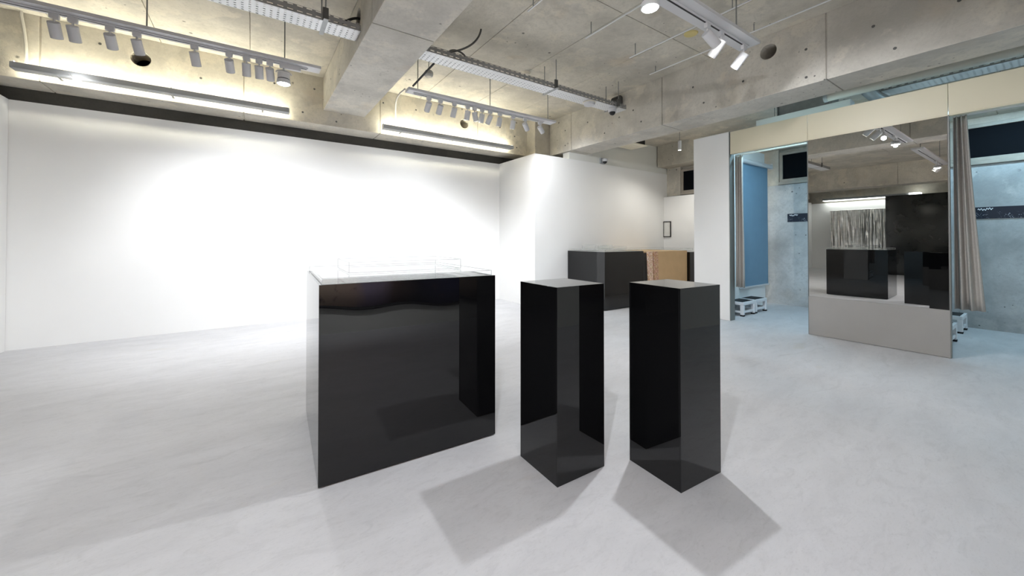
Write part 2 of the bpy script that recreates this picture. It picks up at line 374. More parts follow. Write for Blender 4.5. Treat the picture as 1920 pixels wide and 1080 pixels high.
# small conical tie holes left by the formwork
def tie(parent, p, n):
    bm = bmesh.new(); n = Vector(n); cyl(bm, Vector(p) - n * .004, Vector(p) + n * .0012, .014, .014, 12); obj('form_tie_hole', bm, 'steel_dark', parent)
for x, z in ((-1.75, 3.05), (-1.45, 3.48), (-.55, 3.3), (-.3, 3.02), (.25, 3.42), (.6, 3.08), (.75, 3.45), (1.05, 3.02), (1.75, 3.45), (2.3, 3.44), (2.9, 3.06), (3.7, 3.1), (4.0, 3.42), (4.35, 3.3), (4.4, 3.08)): tie(bA, (x, YB, z), (0, -1, 0))
for y, z in ((5.5, 3.35), (5.5, 3.06), (4.9, 3.36), (4.5, 3.07), (3.9, 3.3), (3.75, 3.08), (2.9, 3.34), (2.75, 3.08), (2.25, 3.2), (1.6, 3.02), (1.6, 3.33), (1.05, 3.33), (.9, 3.05), (.5, 3.3)): tie(bB, (5.03, y, z), (-1, 0, 0))
for y, z in ((5.6, 3.4), (5.0, 3.25), (4.5, 3.5), (3.2, 3.35), (2.6, 3.3)): tie(bC, (.87, y, z), (-1, 0, 0))

# walls
tag(B('wall_back', (-2.6, XC + .1, YW, YW + .08, 0, ZW), 'white'), 'long white display wall panel behind the plinths', 'wall', kind='structure')
dk = tag(B('wall_back_upper', (XL, 5.2, 6.665, 6.9, ZW - .3, ZB + .1), 'conc_gap_shade'), 'concrete gap above the white display wall, its shade put into the colour', 'wall', kind='structure')
tag(B('wall_left_return', (XL, -2.242, 6.2, 6.64, 0, ZW), 'white'), 'white wall stub at the left end of the display wall', 'wall', kind='structure')
tag(B('wall_return', (XC, 8.3, YN, YW + .05, 0, ZW), 'white'), 'projecting white wall with outer corner behind the two slim plinths', 'wall', kind='structure')
for o in (col,): pass
tag(B('wall_niche_upper', (5.1, 8.4, YN + .02, YN + .2, ZW, 3.5), 'grey_wall'), 'pale grey upper wall above the white return wall', 'wall', kind='structure')
wr = tag(B('wall_right', (XO, XO + .25, YF - .2, YN + .2, 0, 2.26), 'conc_grey'), 'bare concrete outer wall inside the fitting rooms', 'wall', kind='structure')
tag(B('wall_right_lining', (8.15, XO, 3.5, YN, 0, 2.235), 'white'), 'white lining of the outer wall below the small window', 'wall', kind='structure')
tag(B('wall_front', (XL, XO + .2, YF - .12, YF, 0, ZC), 'grey_wall'), 'plain wall behind the photographer', 'wall', kind='structure')
tag(B('wall_far_left', (XL - .12, XL, YF, 6.7, 0, 2.74), 'white'), 'distant white wall at the left end of the gallery, seen in the mirror', 'wall', kind='structure')
tag(B('wall_far_left_upper', (XL - .3, XL - .14, YF, 6.7, 2.5, ZC), 'conc'), 'concrete wall above the distant left wall', 'wall', kind='structure')
tag(B('wall_black', (XL + .01, -6.3, YF + .01, 3.55, 0, 2.73), 'blackwall'), 'glossy black wall block at the far left end, seen in the mirror', 'wall', kind='structure')

# windows in the outer wall
def window(n, y0, y1, z0, z1, label, fr=.05):
    o = thing('window_%d' % n, label, 'window', (XO, (y0 + y1) / 2, z0), 0, kind='structure')
    hw = (y1 - y0) / 2; hz = z1 - z0
    for d in ((0, .07, -hw, hw, 0, fr), (0, .07, -hw, hw, hz - fr, hz), (0, .07, -hw, -hw + fr, fr, hz - fr), (0, .07, hw - fr, hw, fr, hz - fr)):
        B('frame_bar', d, 'frame_wood', o, bevel=.004)
    B('pane', (.03, .04, -hw + fr, hw - fr, fr, hz - fr), 'night', o)
    B('window_sill', (-.03, .1, -hw - .01, hw + .01, -.05, -.002), 'frame_wood', o, bevel=.004)
    return o
window(1, 4.2, 5.08, 2.315, 2.86, 'small dark window high in the concrete wall beyond the white partition')
window(2, 1.55, 3.07, 2.315, 2.875, 'dark window above the left fitting room concrete wall')
window(3, -.7, .95, 2.315, 2.83, 'dark meshed window above the right fitting room')
upper = tag(B('wall_right_upper', (XO + .08, XO + .25, YF - .2, YN + .2, 2.255, 3.5), 'conc'), 'raw concrete strip around the high windows', 'wall', kind='structure')
for y0, y1 in ((5.09, YN), (3.08, 4.19), (.96, 1.54)):
    B('wall_pier', (XO, XO + .08, y0, y1, 2.262, 2.93), 'conc', upper)

# ------------------------------------------------------------------ fitting room front
pw = thing('partition_wall', 'narrow white partition at the left edge of the fitting rooms', 'wall', (5.976, 2.88, 0), kind='structure')
B('partition_face', (0, .10, .004, .56, 0, 2.868), 'white', pw, bevel=.003)
B('jamb', (.004, .14, -.006, .003, 0, 2.868), 'jamb', pw)
hp = thing('header_panel', 'long beige fascia panel spanning the fitting rooms', 'panel', (XM, 0, 2.535), kind='structure')
for y0, y1 in ((YF + .02, .678), (.681, 1.893), (1.896, 2.865)): B('fascia_board', (-.005, .03, y0, y1, 0, .325), 'beige', hp, bevel=.002)
B('bottom_lip', (-.006, .06, YF + .02, 2.865, -.012, -.001), 'beige', hp)
mp = thing('mirror_panel', 'tall standing mirror panel with taupe kick board between the fitting rooms', 'mirror', (XM, 1.288, 0))
hwm = .606
B('mirror_glass', (-.004, .0, -hwm + .006, hwm - .004, .4985, 2.53), 'mirror', mp)
B('kick_board', (-.006, .03, -hwm, hwm, .004, .497), 'taupe', mp, bevel=.0015)
B('backing_board', (.001, .03, -hwm, hwm, .498, 2.53), 'taupe', mp)
B('edge_trim', (-.006, .045, -hwm - .008, -hwm - .0005, .004, 2.53), 'jamb', mp)
B('edge_trim', (-.006, .045, hwm + .0005, hwm + .006, .004, 2.53), 'jamb', mp)
tag(B('fitting_room_divider', (6.06, XO - .01, 1.25, 1.31, 0, 2.6), 'white'), 'white divider wall hidden behind the mirror panel', 'wall', kind='structure')
tag(B('fitting_room_side_wall', (6.12, 7.97, 3.2, 3.27, 0, 2.84), 'white'), 'white side wall behind the blue roller screen', 'wall', kind='structure')

def curtain(label, x, y0t, y1t, y0b, y1b, z0, z1, n, depth, side):
    t = thing('fitting_room_curtain', label, 'curtain', (x, y0t, z0), group='fitting room curtains')
    bm = bmesh.new(); NU, NV = n * 12, 14; g = []
    for v in range(NV + 1):
        f = v / NV; a = y0t + (y0b - y0t) * (1 - f); b_ = y1t + (y1b - y1t) * (1 - f) ** 1.2
        row = []
        for u in range(NU + 1):
            q = u / NU; dd = depth * (.75 + .25 * math.sin(u * .37 + 1)) * (1.0 - .25 * f)
            last = max(0.0, (q - .62) / .38) if side else 0
            xx = math.sin(q * n * 2 * PI) * dd * (1 - .75 * last) + .01 * math.sin(f * 5 + u * .2)
            row.append(bm.verts.new((xx, a + (b_ - a) * q - y0t, f * (z1 - z0))))
        g.append(row)
    for v in range(NV):
        for u in range(NU): bm.faces.new((g[v][u], g[v][u + 1], g[v + 1][u + 1], g[v + 1][u]))
    o = obj('cloth', bm, 'curtain', t, smooth=False)
    for p in o.data.polygons: p.use_smooth = True
    md = o.modifiers.new('thick', 'SOLIDIFY'); md.thickness = .004
    return t
c1 = curtain('grey pleated curtain drawn aside right of the mirror', 6.13, .66, .565, .665, .46, .50, 2.53, 3, .05, True)
T('curtain_rail', (0, -1.2, 2.035), (0, .0, 2.035), .012, 'fix', c1)
c2 = curtain('grey pleated curtain drawn aside in the left fitting room doorway', 6.15, 2.87, 2.76, 2.87, 2.745, .50, 2.52, 3, .045, False)
T('curtain_rail', (0, -.96, 2.025), (0, -.0, 2.025), .012, 'fix', c2)

rs = thing('roller_screen', 'blue roller screen hanging on the left fitting room wall', 'screen', (7.55, 3.15, 0))
T('roller', (-.60, 0, 2.60), (.56, 0, 2.60), .04, 'fix', rs)
B('screen_cloth', (-.57, .50, .032, .036, .40, 2.58), 'screen', rs)
B('bottom_bar', (-.59, .53, .022, .045, .37, .40), 'fix', rs, bevel=.004)
for x in (-.605, .565): B('bracket', (x, x + .012, -.03, .048, 2.55, 2.66), 'fix', rs)

def stool(label, x, y, rz=0):
    t = thing('step_stool', label, 'stool', (x, y, 0), rz, group='white step stools in the fitting rooms')
    a, b_, h = .205, .135, .225
    for d in ((-a, a, -b_, -b_ + .03, h - .05, h), (-a, a, b_ - .03, b_, h - .05, h), (-a, -a + .03, -b_ + .03, b_ - .03, h - .05, h), (a - .03, a, -b_ + .03, b_ - .03, h - .05, h)):
        B('top_frame', d, 'stool', t, bevel=.004)
    B('tread_mat', (-a + .028, a - .028, -b_ + .028, b_ - .028, h - .03, h + .003), 'rubber', t, bevel=.002)
    for sx in (-1, 1):
        for sy in (-1, 1):
            cx, cy_ = sx * (a - .025), sy * (b_ - .025)
            l = B('leg', (cx - .025, cx + .025, cy_ - .025, cy_ + .025, .022, h - .05), 'stool', t, bevel=.005)
            B('foot_cap', (cx - .027, cx + .027, cy_ - .027, cy_ + .027, 0, .024), 'rubber', l, bevel=.004)
    for d in ((-a + .05, a - .05, -b_ + .008, -b_ + .028, .05, .085), (-a + .05, a - .05, b_ - .028, b_ - .008, .05, .085), (-a + .008, -a + .028, -b_ + .05, b_ - .05, .05, .085), (a - .028, a - .008, -b_ + .05, b_ - .05, .05, .085)):
        B('stretcher', d, 'stool', t, bevel=.003)
    return t
stool('white step stool with black mat, nearer the doorway of the left fitting room', 6.66, 3.04)
stool('white step stool with black mat, touching the concrete wall end under the roller screen', 7.12, 3.05)
stool('white step stool with black mat just behind the mirror edge, right fitting room', 6.85, .885)
stool('white step stool with black mat below the curtain, against the outer concrete wall', 7.85, .90)

def skyline(label, y0, y1, z0, z1):
    t = thing('skyline_print', label, 'picture', (XO - .004, (y0 + y1) / 2, (z0 + z1) / 2), group='night skyline prints')
    hw = (y1 - y0) / 2; hz = (z1 - z0) / 2
    B('print', (-.004, .003, -hw, hw, -hz, hz), 'sky', t)
    bm = bmesh.new(); pts = []
    for i in range(70):
        f = i / 69; pts.append((-.006, hw - .035 - f * .13, hz * .55 + .012 * math.sin(f * 34) + .010 * f + .006 * math.sin(f * 11)))
    tube(bm, pts, .0035, 6); obj('handwritten_script', bm, 'ink', t)
skyline('narrow night skyline print with white script in the left fitting room', 1.9, 2.94, 1.555, 1.705)
skyline('narrow night skyline print with white script right of the grey curtain', -.4, .715, 1.515, 1.675)

# services above the header
pp = thing('service_pipe', 'pale horizontal service pipe under the beam above the beige fascia', 'pipe', (6.25, .4, 3.105))
T('pipe', (0, -1.6, 0), (0, 1.36, 0), .055, 'pvc', pp, seg=24)
T('pipe_cap', (0, 1.35, 0), (0, 1.39, 0), .062, 'fixgrey', pp)
for y in (-.9, .2, 1.2): T('hanger', (0, y, .05), (0, y, .315), .006, 'rod', pp)
du = thing('duct_elbow', 'short blue lit round duct crossing above the fascia', 'duct', (6.42, 1.42, 3.12))
bm = bmesh.new(); tube(bm, bez((0, .02, .1), (.05, 0, .0), (.2, -.05, -.06), (.55, -.1, -.06)), .07, 18); obj('duct_body', bm, 'galv', du, smooth=True)
T('duct_collar', (.0, .02, .1), (-.005, .03, .16), .078, 'galv', du)
for y in (0,): T('hanger', (.3, -.07, .0), (.3, -.07, .3), .006, 'rod', du)
vb = thing('ventilation_box', 'grey sheet metal ventilation box hung above the left end of the fascia', 'ventilation', (6.75, 2.15, 3.03))
B('casing', (-.15, .2, -.30, .30, .03, .30), 'galv', vb, bevel=.004)
for y in (-.31, .31):
    B('flange', (-.17, .22, y - .008, y + .008, .0, .32), 'galv', vb)
    T('hanger', (0, y, .3), (0, y, .42), .006, 'rod', vb)
def batten(label, x, y0, y1, z):
    t = thing('batten_light', label, 'light', (x, (y0 + y1) / 2, z)); hl = (y1 - y0) / 2
    B('housing', (-.05, .12, -hl, hl, 0, .10), 'fix', t, bevel=.004)
    T('lamp_tube', (.05, -hl + .03, -.022), (.05, hl - .03, -.022), .014, 'coldtube', t)
    for y in (-hl + .015, hl - .015): B('tube_holder', (.025, .075, y - .012, y + .012, -.04, 0), 'fix', t)
    for y in (-hl * .6, hl * .6): T('suspension_rod', (.03, y, .10), (.03, y, 3.42 - z), .005, 'rod', t)
    l = bpy.data.lights.new('batten_area', 'AREA'); l.shape = 'RECTANGLE'; l.size = .05; l.size_y = 2 * hl - .1; l.energy = COLD_W; l.color = BLUE
    o = bpy.data.objects.new('batten_area', l); C.objects.link(o); o.parent = t; o.location = (.05, 0, -.045)
batten('white batten light above the left fitting room, just over the fascia', 6.4, 1.55, 2.66, 2.945)
batten('white batten light hidden over the right fitting room', 7.62, -.6, .7, 2.95)
tr = thing('cable_tray', 'perforated steel cable tray far above the right fitting room', 'cable tray', (7.0, .3, 3.19), PI / 2)
B('tray_floor', (-1.3, 1.2, -.15, .15, 0, .003), 'tray_base', tr)
for s in (-1, 1): B('tray_side', (-1.3, 1.2, s * .15 - .002, s * .15 + .002, 0, .07), 'tray_side', tr)
for x in (-.9, .9): T('suspension_rod', (x, 0, 0), (x, 0, .226), .005, 'rod', tr)

# ------------------------------------------------------------------ plinths
def case(parent, x0, x1, y0, y1, z0, z1, t=.004, name='acrylic_pane', bottom=False):
    for d in ((x0, x1, y0, y1, z1 - t, z1), (x0, x1, y0, y0 + t, z0, z1 - t), (x0, x1, y1 - t, y1, z0, z1 - t), (x0, x0 + t, y0 + t, y1 - t, z0, z1 - t), (x1 - t, x1, y0 + t, y1 - t, z0, z1 - t)):
        B(name, d, 'clear', parent)
    e = .0016; bm = bmesh.new()
    for y in (y0, y1):
        for z in (z0 + e, z1): bx(bm, x0 - e, x1 + e, y - e, y + e, z - e, z + e)
    for x in (x0, x1):
        for z in (z0 + e, z1): bx(bm, x - e, x + e, y0 + e, y1 - e, z - e, z + e)
        for y in (y0, y1): bx(bm, x - e, x + e, y - e, y + e, z0 + 2 * e, z1 - e)
    obj('polished_edges', bm, 'edge', parent)
bxp = thing('display_cube', 'large black gloss display cube with white reflections, nearest on the left', 'plinth', (.2774, 2.1011, 0), math.radians(-2.9455))
W, D, HB = 1.001, .990, 1.0089
i = .012
B('base_skid', (.02, W - .02, .015, D - .015, 0, .012), 'slot', bxp)
B('front_panel', (0, W, 0, i, .008, HB), 'black', bxp, bevel=.0008)
B('back_panel', (0, W, D - i, D, .008, HB), 'black', bxp, bevel=.0008)
B('side_panel', (0, i, i, D - i, .008, HB), 'black', bxp, bevel=.0008)
B('side_panel', (W - i, W, i, D - i, .008, HB), 'black', bxp, bevel=.0008)
B('top_panel', (i, W - i, i, D - i, HB - i, HB), 'black', bxp)
c = thing('acrylic_cover', 'low clear acrylic cover lying over the top of the large black cube', 'display case', bxp.location + Vector((0, 0, HB)), math.radians(-2.9455))
case(c, .015, W - .02, .015, D - .02, 0, .031)
c = thing('acrylic_case', 'small clear acrylic case standing on the cover of the large black cube', 'display case', bxp.location + Vector((0, 0, HB + .0345)), math.radians(-2.9455))
case(c, .17, .86, .22, .70, 0, .062)
def pillar(label, x, y, rz, w_, d_):
    t = thing('slim_plinth', label, 'plinth', (x, y, 0), rz, group='slim black plinths')
    i = .008
    B('front_panel', (0, w_, 0, i, 0, H), 'black', t, bevel=.0008); B('back_panel', (0, w_, d_ - i, d_, 0, H), 'black', t, bevel=.0008)
    B('side_panel', (0, i, i, d_ - i, 0, H), 'black', t, bevel=.0008); B('side_panel', (w_ - i, w_, i, d_ - i, 0, H), 'black', t, bevel=.0008)
    B('top_panel', (i, w_ - i, i, d_ - i, H - i, H), 'black', t)
    return t
pillar('slim black gloss plinth standing in the middle, beside the large cube', 1.2633, 1.4423, -.0293, .330, .3284)
pillar('slim black gloss plinth on the right, nearest the mirror', 1.7324, 1.0693, -.0732, .331, .325)

bc = thing('display_cube', 'black gloss display cube at the back, against the white return wall', 'plinth', (5.0, 4.475, 0), math.radians(-1.2))
B('front_panel', (0, 1.03, 0, .012, .01, 1.012), 'black', bc); B('back_panel', (0, 1.03, .93, .942, .01, 1.012), 'black', bc)
B('side_panel', (0, .012, .012, .93, .01, 1.012), 'black', bc); B('side_panel', (1.018, 1.03, .012, .93, .01, 1.012), 'black', bc)
B('top_panel', (.012, 1.018, .012, .93, 1.0, 1.012), 'black', bc); B('base_skid', (.03, 1.0, .03, .9, 0, .01), 'slot', bc)
k = thing('acrylic_cover', 'low clear acrylic cover over the black cube at the back wall', 'display case', (5.0, 4.475, 1.012), math.radians(-1.2)); case(k, .02, 1.01, .02, .92, 0, .035)
k = thing('acrylic_case', 'taller clear acrylic case on the back cube, under the left highlight', 'display case', (5.0, 4.475, 1.0505), math.radians(-1.2)); case(k, .16, .52, .3, .72, 0, .075)
k = thing('acrylic_case', 'lower clear acrylic case on the back cube, right of the taller one', 'display case', (5.0, 4.475, 1.0505), math.radians(-1.2)); case(k, .56, .9, .3, .7, 0, .05)
wc = thing('wooden_display_base', 'raw tan board display base at the back, right of the black cube', 'plinth', (6.06, 4.46, 0))
B('board_face', (.32, 1.44, .012, .03, 0, .995), 'tan', wc); B('board_side', (.0, .02, .05, .95, 0, .995), 'tan', wc); B('board_side', (1.42, 1.44, .03, .95, 0, .995), 'tan', wc)
B('board_back', (.02, 1.42, .93, .95, 0, .995), 'tan', wc); B('board_top', (.02, 1.42, .03, .93, .975, .995), 'tan', wc)
B('filler_board', (.02, .32, .04, .06, 0, .995), 'steel_dark', wc)
for lab, x, mt, tilt in (('upright chipboard plank leaning on the wooden base, left of its pair', .02, 'chip2', .03), ('upright chipboard plank leaning on the wooden base, next to the tan board', .185, 'chip', .02)):
    t = thing('chipboard_plank', lab, 'plank', (6.06 + x + .05, 4.40, 0), group='chipboard planks'); t.rotation_euler = (-.012, -tilt * .9, 0)
    B('plank_board', (0, .14, 0, .03, 0, 1.0), mt, t, bevel=.002)
k = thing('acrylic_cover', 'long clear acrylic cover over the tan wooden base', 'display case', (6.06, 4.46, .995)); case(k, .0, 1.72, .05, .95, 0, .045)
bk = thing('display_box', 'black display box at the far back, mostly hidden by the white partition', 'plinth', (7.52, 4.42, 0))
B('front_panel', (0, .58, 0, .012, 0, .965), 'black', bk); B('side_panel', (0, .012, .012, .5, 0, .965), 'black', bk); B('side_panel', (.568, .58, .012, .5, 0, .965), 'black', bk); B('top_panel', (.012, .568, .012, .5, .953, .965), 'black', bk); B('back_panel', (0, .58, .5, .512, 0, .965), 'black', bk)
fs = thing('framed_notice', 'small dark framed notice on the white wall beneath the far window', 'notice', (8.15, 5.35, 1.47))
B('sheet', (-.012, -.002, -.085, .085, -.17, .17), 'paper', fs)
for d in ((-.03, 0, -.1, .1, .17, .185), (-.03, 0, -.1, .1, -.185, -.17), (-.03, 0, -.1, -.085, -.17, .17), (-.03, 0, .085, .1, -.17, .17)): B('frame_bar', d, 'slot', fs)

# ------------------------------------------------------------------ ceiling tracks and lamps
def track(label, x0, x1, y, z, wid, rods, slot):
    t = thing('lighting_track', label, 'track', ((x0 + x1) / 2, y, z)); hl = (x1 - x0) / 2
    bm = bmesh.new(); h2 = wid / 2
    bx(bm, -hl, hl, -h2, h2, 0, .004); bx(bm, -hl, hl, -h2, -h2 + .003, .004, .03); bx(bm, -hl, hl, h2 - .003, h2, .004, .03)
    obj('channel', bm, 'fix', t)
    r = B('rail', (slot[0] - t.location.x, slot[1] - t.location.x, -.018, .018, -.014, -.0005), 'fix', t, bevel=.002)
    B('rail_slot', (slot[0] - t.location.x + .01, slot[1] - t.location.x - .01, -.007, .007, -.0155, -.013), 'slot', r)
    for s in (-1, 1): B('end_plate', (s * hl - .003, s * hl + .003, -h2, h2, 0, .032), 'fix', t)
    for x in rods:
        rd = T('suspension_rod', (x - t.location.x, -.0, .004), (x - t.location.x, -.0, ZC - z), .006, 'rod', t)
        bm = bmesh.new(); cyl(bm, (x - t.location.x, 0, .03), (x - t.location.x, 0, .055), .014, .014, 6); obj('rod_nut', bm, 'steel_dark', rd)
    return t
ZT = 3.12; YT = 4.72
track('lighting track on the left, above the white display wall', -2.2, .62, YT, ZT, .15, (-.80, .28), (-2.1, .5))
track('lighting track right of the cross beam, above the display wall', 1.62, 4.05, YT, ZT, .15, (1.76, 2.85, 3.94), (1.7, 3.85))
track('near lighting track at the upper right, pointing at the side beam', 1.55, 3.98, 1.72, 3.10, .19, (2.0, 3.72), (1.6, 3.93))
track('lighting track left of the cross beam, above the photographer', -2.4, .6, 1.72, 3.10, .19, (-1.9, .3), (-2.3, .5))

def spot(label, x, y, z, d, group, on=True, watts=None, ang=70, L=.125, r=.038, lens='lensoff'):
    """small cylinder spotlight clipped to a track; d is where it points"""
    t = thing('track_spotlight', label, 'spotlight', (x, y, z), group=group)
    d = Vector(d).normalized()
    B('adapter', (-.03, .03, -.016, .016, -.045, -.0), 'fix', t, bevel=.004)
    T('stem', (0, 0, -.045), (0, 0, -.09), .008, 'fix', t)
    j = Vector((0, 0, -.095)); a = j - d * .022; b_ = a + d * L
    hd = T('head', a, b_, r, 'fix', t, seg=24)
    T('bezel', b_ - d * .004, b_ + d * .002, r * .99, 'fixgrey', hd, seg=24)
    T('lens', b_ + d * .0012, b_ + d * .0026, r * .82, lens if on else 'slot', hd, seg=24)
    if on: spot_light(t, b_ + d * .012, d, watts or SPOT_W, ang, .03)
    return t
ords = ['first', 'second', 'third', 'fourth', 'fifth', 'sixth', 'seventh', 'eighth', 'ninth', 'tenth', 'eleventh']
zt = ZT - .014
for i, (x, d) in enumerate(zip((-1.36, -1.255, -1.035, -.865, -.465, -.197, -.056, .052, .146), ((-.05, .30, -1), (-.02, .25, -1), (.0, .55, -1), (.1, .25, -1), (.1, .2, -1), (.1, .55, -1), (0, .1, -1), (.03, .1, -1), (.12, .45, -1)))):
    dd = (d[0] + .05, d[1] + .45, -1)
    spot('white cylinder spotlight, %s from the left on the left track' % ords[i], x, YT, zt, dd, 'spotlights on the left track', ang=98, watts=SPOT_W * (.25 if i < 3 else (.9 if i < 4 else 2.0)))
for i, (x, d) in enumerate(zip((1.91, 2.075, 2.28, 2.485, 2.595, 2.717, 2.852, 3.018, 3.258, 3.48, 3.776), ((0, 1.0, -1), (0, .85, -1), (0, .6, -1), (0, .35, -1), (.35, .15, -1), (0, .4, -1), (-.1, .8, -1), (0, .4, -1), (.05, .35, -1), (1.0, .45, -1), (1.4, .5, -1)))):
    spot('white cylinder spotlight, %s from the left on the track right of the cross beam' % ords[i], x, YT, zt, d, 'spotlights on the track right of the cross beam', ang=96, watts=SPOT_W * (1.5 if i < 9 else 1.7))
z3 = 3.10 - .014
spot('white cylinder spotlight on the near track, aimed away to the right at the mirror', 3.21, 1.72, z3, (.80, -.22, -.60), 'spotlights on the near track', L=.15, r=.041, ang=100, lens='lens', watts=52)
spot('white cylinder spotlight on the near track, middle of three', 3.44, 1.72, z3, (.02, .85, -.85), 'spotlights on the near track', L=.15, r=.041, ang=92, watts=30)
spot('white cylinder spotlight on the near track, closest to the side beam', 3.86, 1.72, z3, (.02, .85, -.85), 'spotlights on the near track', L=.15, r=.041, ang=92, watts=30)
spot('white cylinder spotlight on the unseen left track, first in the mirror', -1.95, 1.72, z3, (0, .9, -1), 'spotlights on the track seen in the mirror', L=.15, r=.041, watts=SPOT_W)
spot('white cylinder spotlight on the unseen left track, second in the mirror', -1.72, 1.72, z3, (0, .9, -1), 'spotlights on the track seen in the mirror', L=.15, r=.041, watts=SPOT_W)

def lamp(label, x, y, zrail, zl, watts, tilt=(0, 0, -1), ang=165):
    """big round lamp head in a yoke; zl = height of the lit lens"""
    t = thing('round_track_lamp', label, 'lamp', (x, y, zrail), group='round track lamps')
    zl = zl - zrail
    B('driver_box', (-.04, .16, -.02, .02, -.04, 0), 'fix', t, bevel=.004)
    T('stem', (0, 0, -.04), (0, 0, -.065), .012, 'fix', t)
    bm = bmesh.new(); tube(bm, [(-.072 * math.cos(a), 0, -.10 + .04 * math.sin(a) if a > 0 and a < PI else -.10) for a in [PI * q / 12 for q in range(13)]] , .007, 8); obj('yoke', bm, 'fix', t, smooth=True)
    bm = bmesh.new(); lathe(bm, [(.045, -.085), (.056, -.09), (.058, zl + .055), (.052, zl + .054), (.052, zl + .046), (.062, zl + .045), (.066, zl + .004), (.060, zl + .002)], 32); hd = obj('housing', bm, 'fix', t, smooth=True)
    bm = bmesh.new(); lathe(bm, [(.0525, zl + .045), (.0575, zl + .047), (.0575, zl + .054), (.0525, zl + .056)], 32); obj('cooling_slot', bm, 'slot', hd)
    bm = bmesh.new(); lathe(bm, [(.002, zl - .012), (.03, zl - .010), (.052, zl - .003), (.059, zl + .003)], 32); obj('lens', bm, 'lens', hd, smooth=True)
    spot_light(t, (0, 0, zl - .02), tilt, watts, ang, .028, COOL, .35)
lamp('big round lit lamp at the top of the near track, above the slim plinths', 2.41, 1.715, z3, 2.935, LAMP_W)
lamp('big round lit lamp at the right end of the left track', .272, YT, zt, 2.895, LAMP_W * .45)
lamp('big round lit lamp on the unseen left track, visible in the mirror', -1.55, 1.72, z3, 2.93, LAMP_W * .55)
track('short lighting track directly above the photographer', -.5, .75, .30, 3.10, .15, (-.25, .6), (-.45, .7))
for i, (x, tx) in enumerate(((-.35, -.2), (.30, .5), (.5, 1.4))):  # unseen spots added to brighten the print for its reflection in the cube
    spot('added white cylinder spotlight above the photographer, %s of three lighting the hung print' % ords[i], x, .30, z3, (tx - x, -1.5, -1.6), 'added spotlights above the photographer', ang=70, watts=95)
lamp('big round lit lamp above the photographer, throwing the faint shadows to the right', .01, .30, z3, 2.93, LAMP_W * 1.5, (.35, .35, -1), 160)
track('added lighting track for the fill lamps in the unseen left end of the gallery', -4.8, -2.6, .6, 3.10, .15, (-4.5, -2.9), (-4.7, -2.7))  # this track and its two lamps are added out of view to fill the room
lamp('added round fill lamp on the unseen left end track, further from the cross beam', -4.3, .6, z3, 2.93, LAMP_W * .2)
lamp('added round fill lamp on the unseen left end track, nearer the cross beam', -3.1, .6, z3, 2.93, LAMP_W * .2)

# fluorescent cove strips on the back beam
def cove(label, x0, x1):
    t = thing('fluorescent_strip', label, 'light', ((x0 + x1) / 2, 6.05, 3.01)); hl = (x1 - x0) / 2
    B('front_shield', (-hl, hl, -.005, 0, -.02, .036), 'fixgrey', t)
    B('tray_base', (-hl, hl, .0, .12, -.022, -.02), 'fixgrey', t)
    n = 2
    for q in range(n):
        a = -hl + .02 + q * (2 * hl - .02) / n; b_ = a + (2 * hl - .06) / n
        T('lamp_tube', (a, .068, .022), (b_, .068, .022), .014, 'tube', t)
        for xx in (a - .008, b_ + .008): B('tube_holder', (xx - .007, xx + .007, .02, .10, -.02, .055), 'fix', t)
    for x in (-hl * .75, 0, hl * .75): B('bracket', (x - .012, x + .012, 0, .198, -.026, -.022), 'fixgrey', t)
cove('fluorescent strip light along the beam, left of the cross beam', -2.04, .42)
cove('fluorescent strip light along the beam, right of the cross beam', 1.70, 4.19)
def bulb(label, x, y, z):
    t = thing('clip_lamp', label, 'lamp', (x, y, z)); T('arm', (0, 0, 0), (.05, -.0, -.06), .006, 'fix', t)
    bm = bmesh.new(); lathe(bm, [(.008, -.02), (.03, -.01), (.038, .012), (.03, .034), (.012, .044)], 18, (.06, 0, -.09)); obj('bulb', bm, 'lens', t, smooth=True)
bulb('tiny lit bulb clipped to the left fluorescent strip', -1.62, 6.0, 3.0)

# cable trays along the ceiling
def ctray(label, x0, x1, rods, yc=3.96, z=3.25, wd=.22, hh=.075):
    t = thing('cable_tray', label, 'cable tray', ((x0 + x1) / 2, yc, z)); hl = (x1 - x0) / 2
    B('tray_floor', (-hl, hl, -wd / 2, wd / 2, 0, .003), 'tray_base', t)
    for s in (-1, 1): B('tray_side', (-hl, hl, s * wd / 2 - .0015, s * wd / 2 + .0015, .003, hh), 'tray_side', t)
    for x in rods:
        x -= t.location.x
        B('strut', (x - .02, x + .02, -wd / 2 - .05, wd / 2 + .05, -.003, -.0005), 'galv', t)
        for s in (-1, 1):
            B('clamp', (x - .025, x + .025, s * (wd / 2 + .012) - .01, s * (wd / 2 + .012) + .01, .0, .12), 'steel_dark', t, bevel=.003)
            T('suspension_rod', (x, s * (wd / 2 + .012), .12), (x, s * (wd / 2 + .012), ZC - z - .004), .006, 'rod', t)
    bm = bmesh.new(); tube(bm, [(-hl + .05, .02, .02), (0, .03, .022), (hl - .05, .01, .02)], .012, 8); obj('cable_run', bm, 'cable', t, smooth=True)
ctray('perforated cable tray left of the cross beam', -1.9, .86, (-1.2, .55))
ctray('perforated cable tray right of the cross beam', 1.47, 4.80, (3.35, 4.6))
def cable(label, pts, r=.011, mat='cable', name='cable', cat='cable'):
    bm = bmesh.new(); tube(bm, pts, r, 8); return tag(obj(name, bm, mat, smooth=True), label, cat)
cable('grey cable looping from the ceiling slab into the right cable tray', bez((2.157, 3.773, 3.645), (2.13, 3.76, 3.52), (2.05, 3.79, 3.39), (1.82, 3.92, 3.345)) + bez((1.82, 3.92, 3.345), (1.86, 3.92, 3.41), (2.0, 3.92, 3.41), (2.04, 3.92, 3.34))[1:], .011, 'pvcgrey')
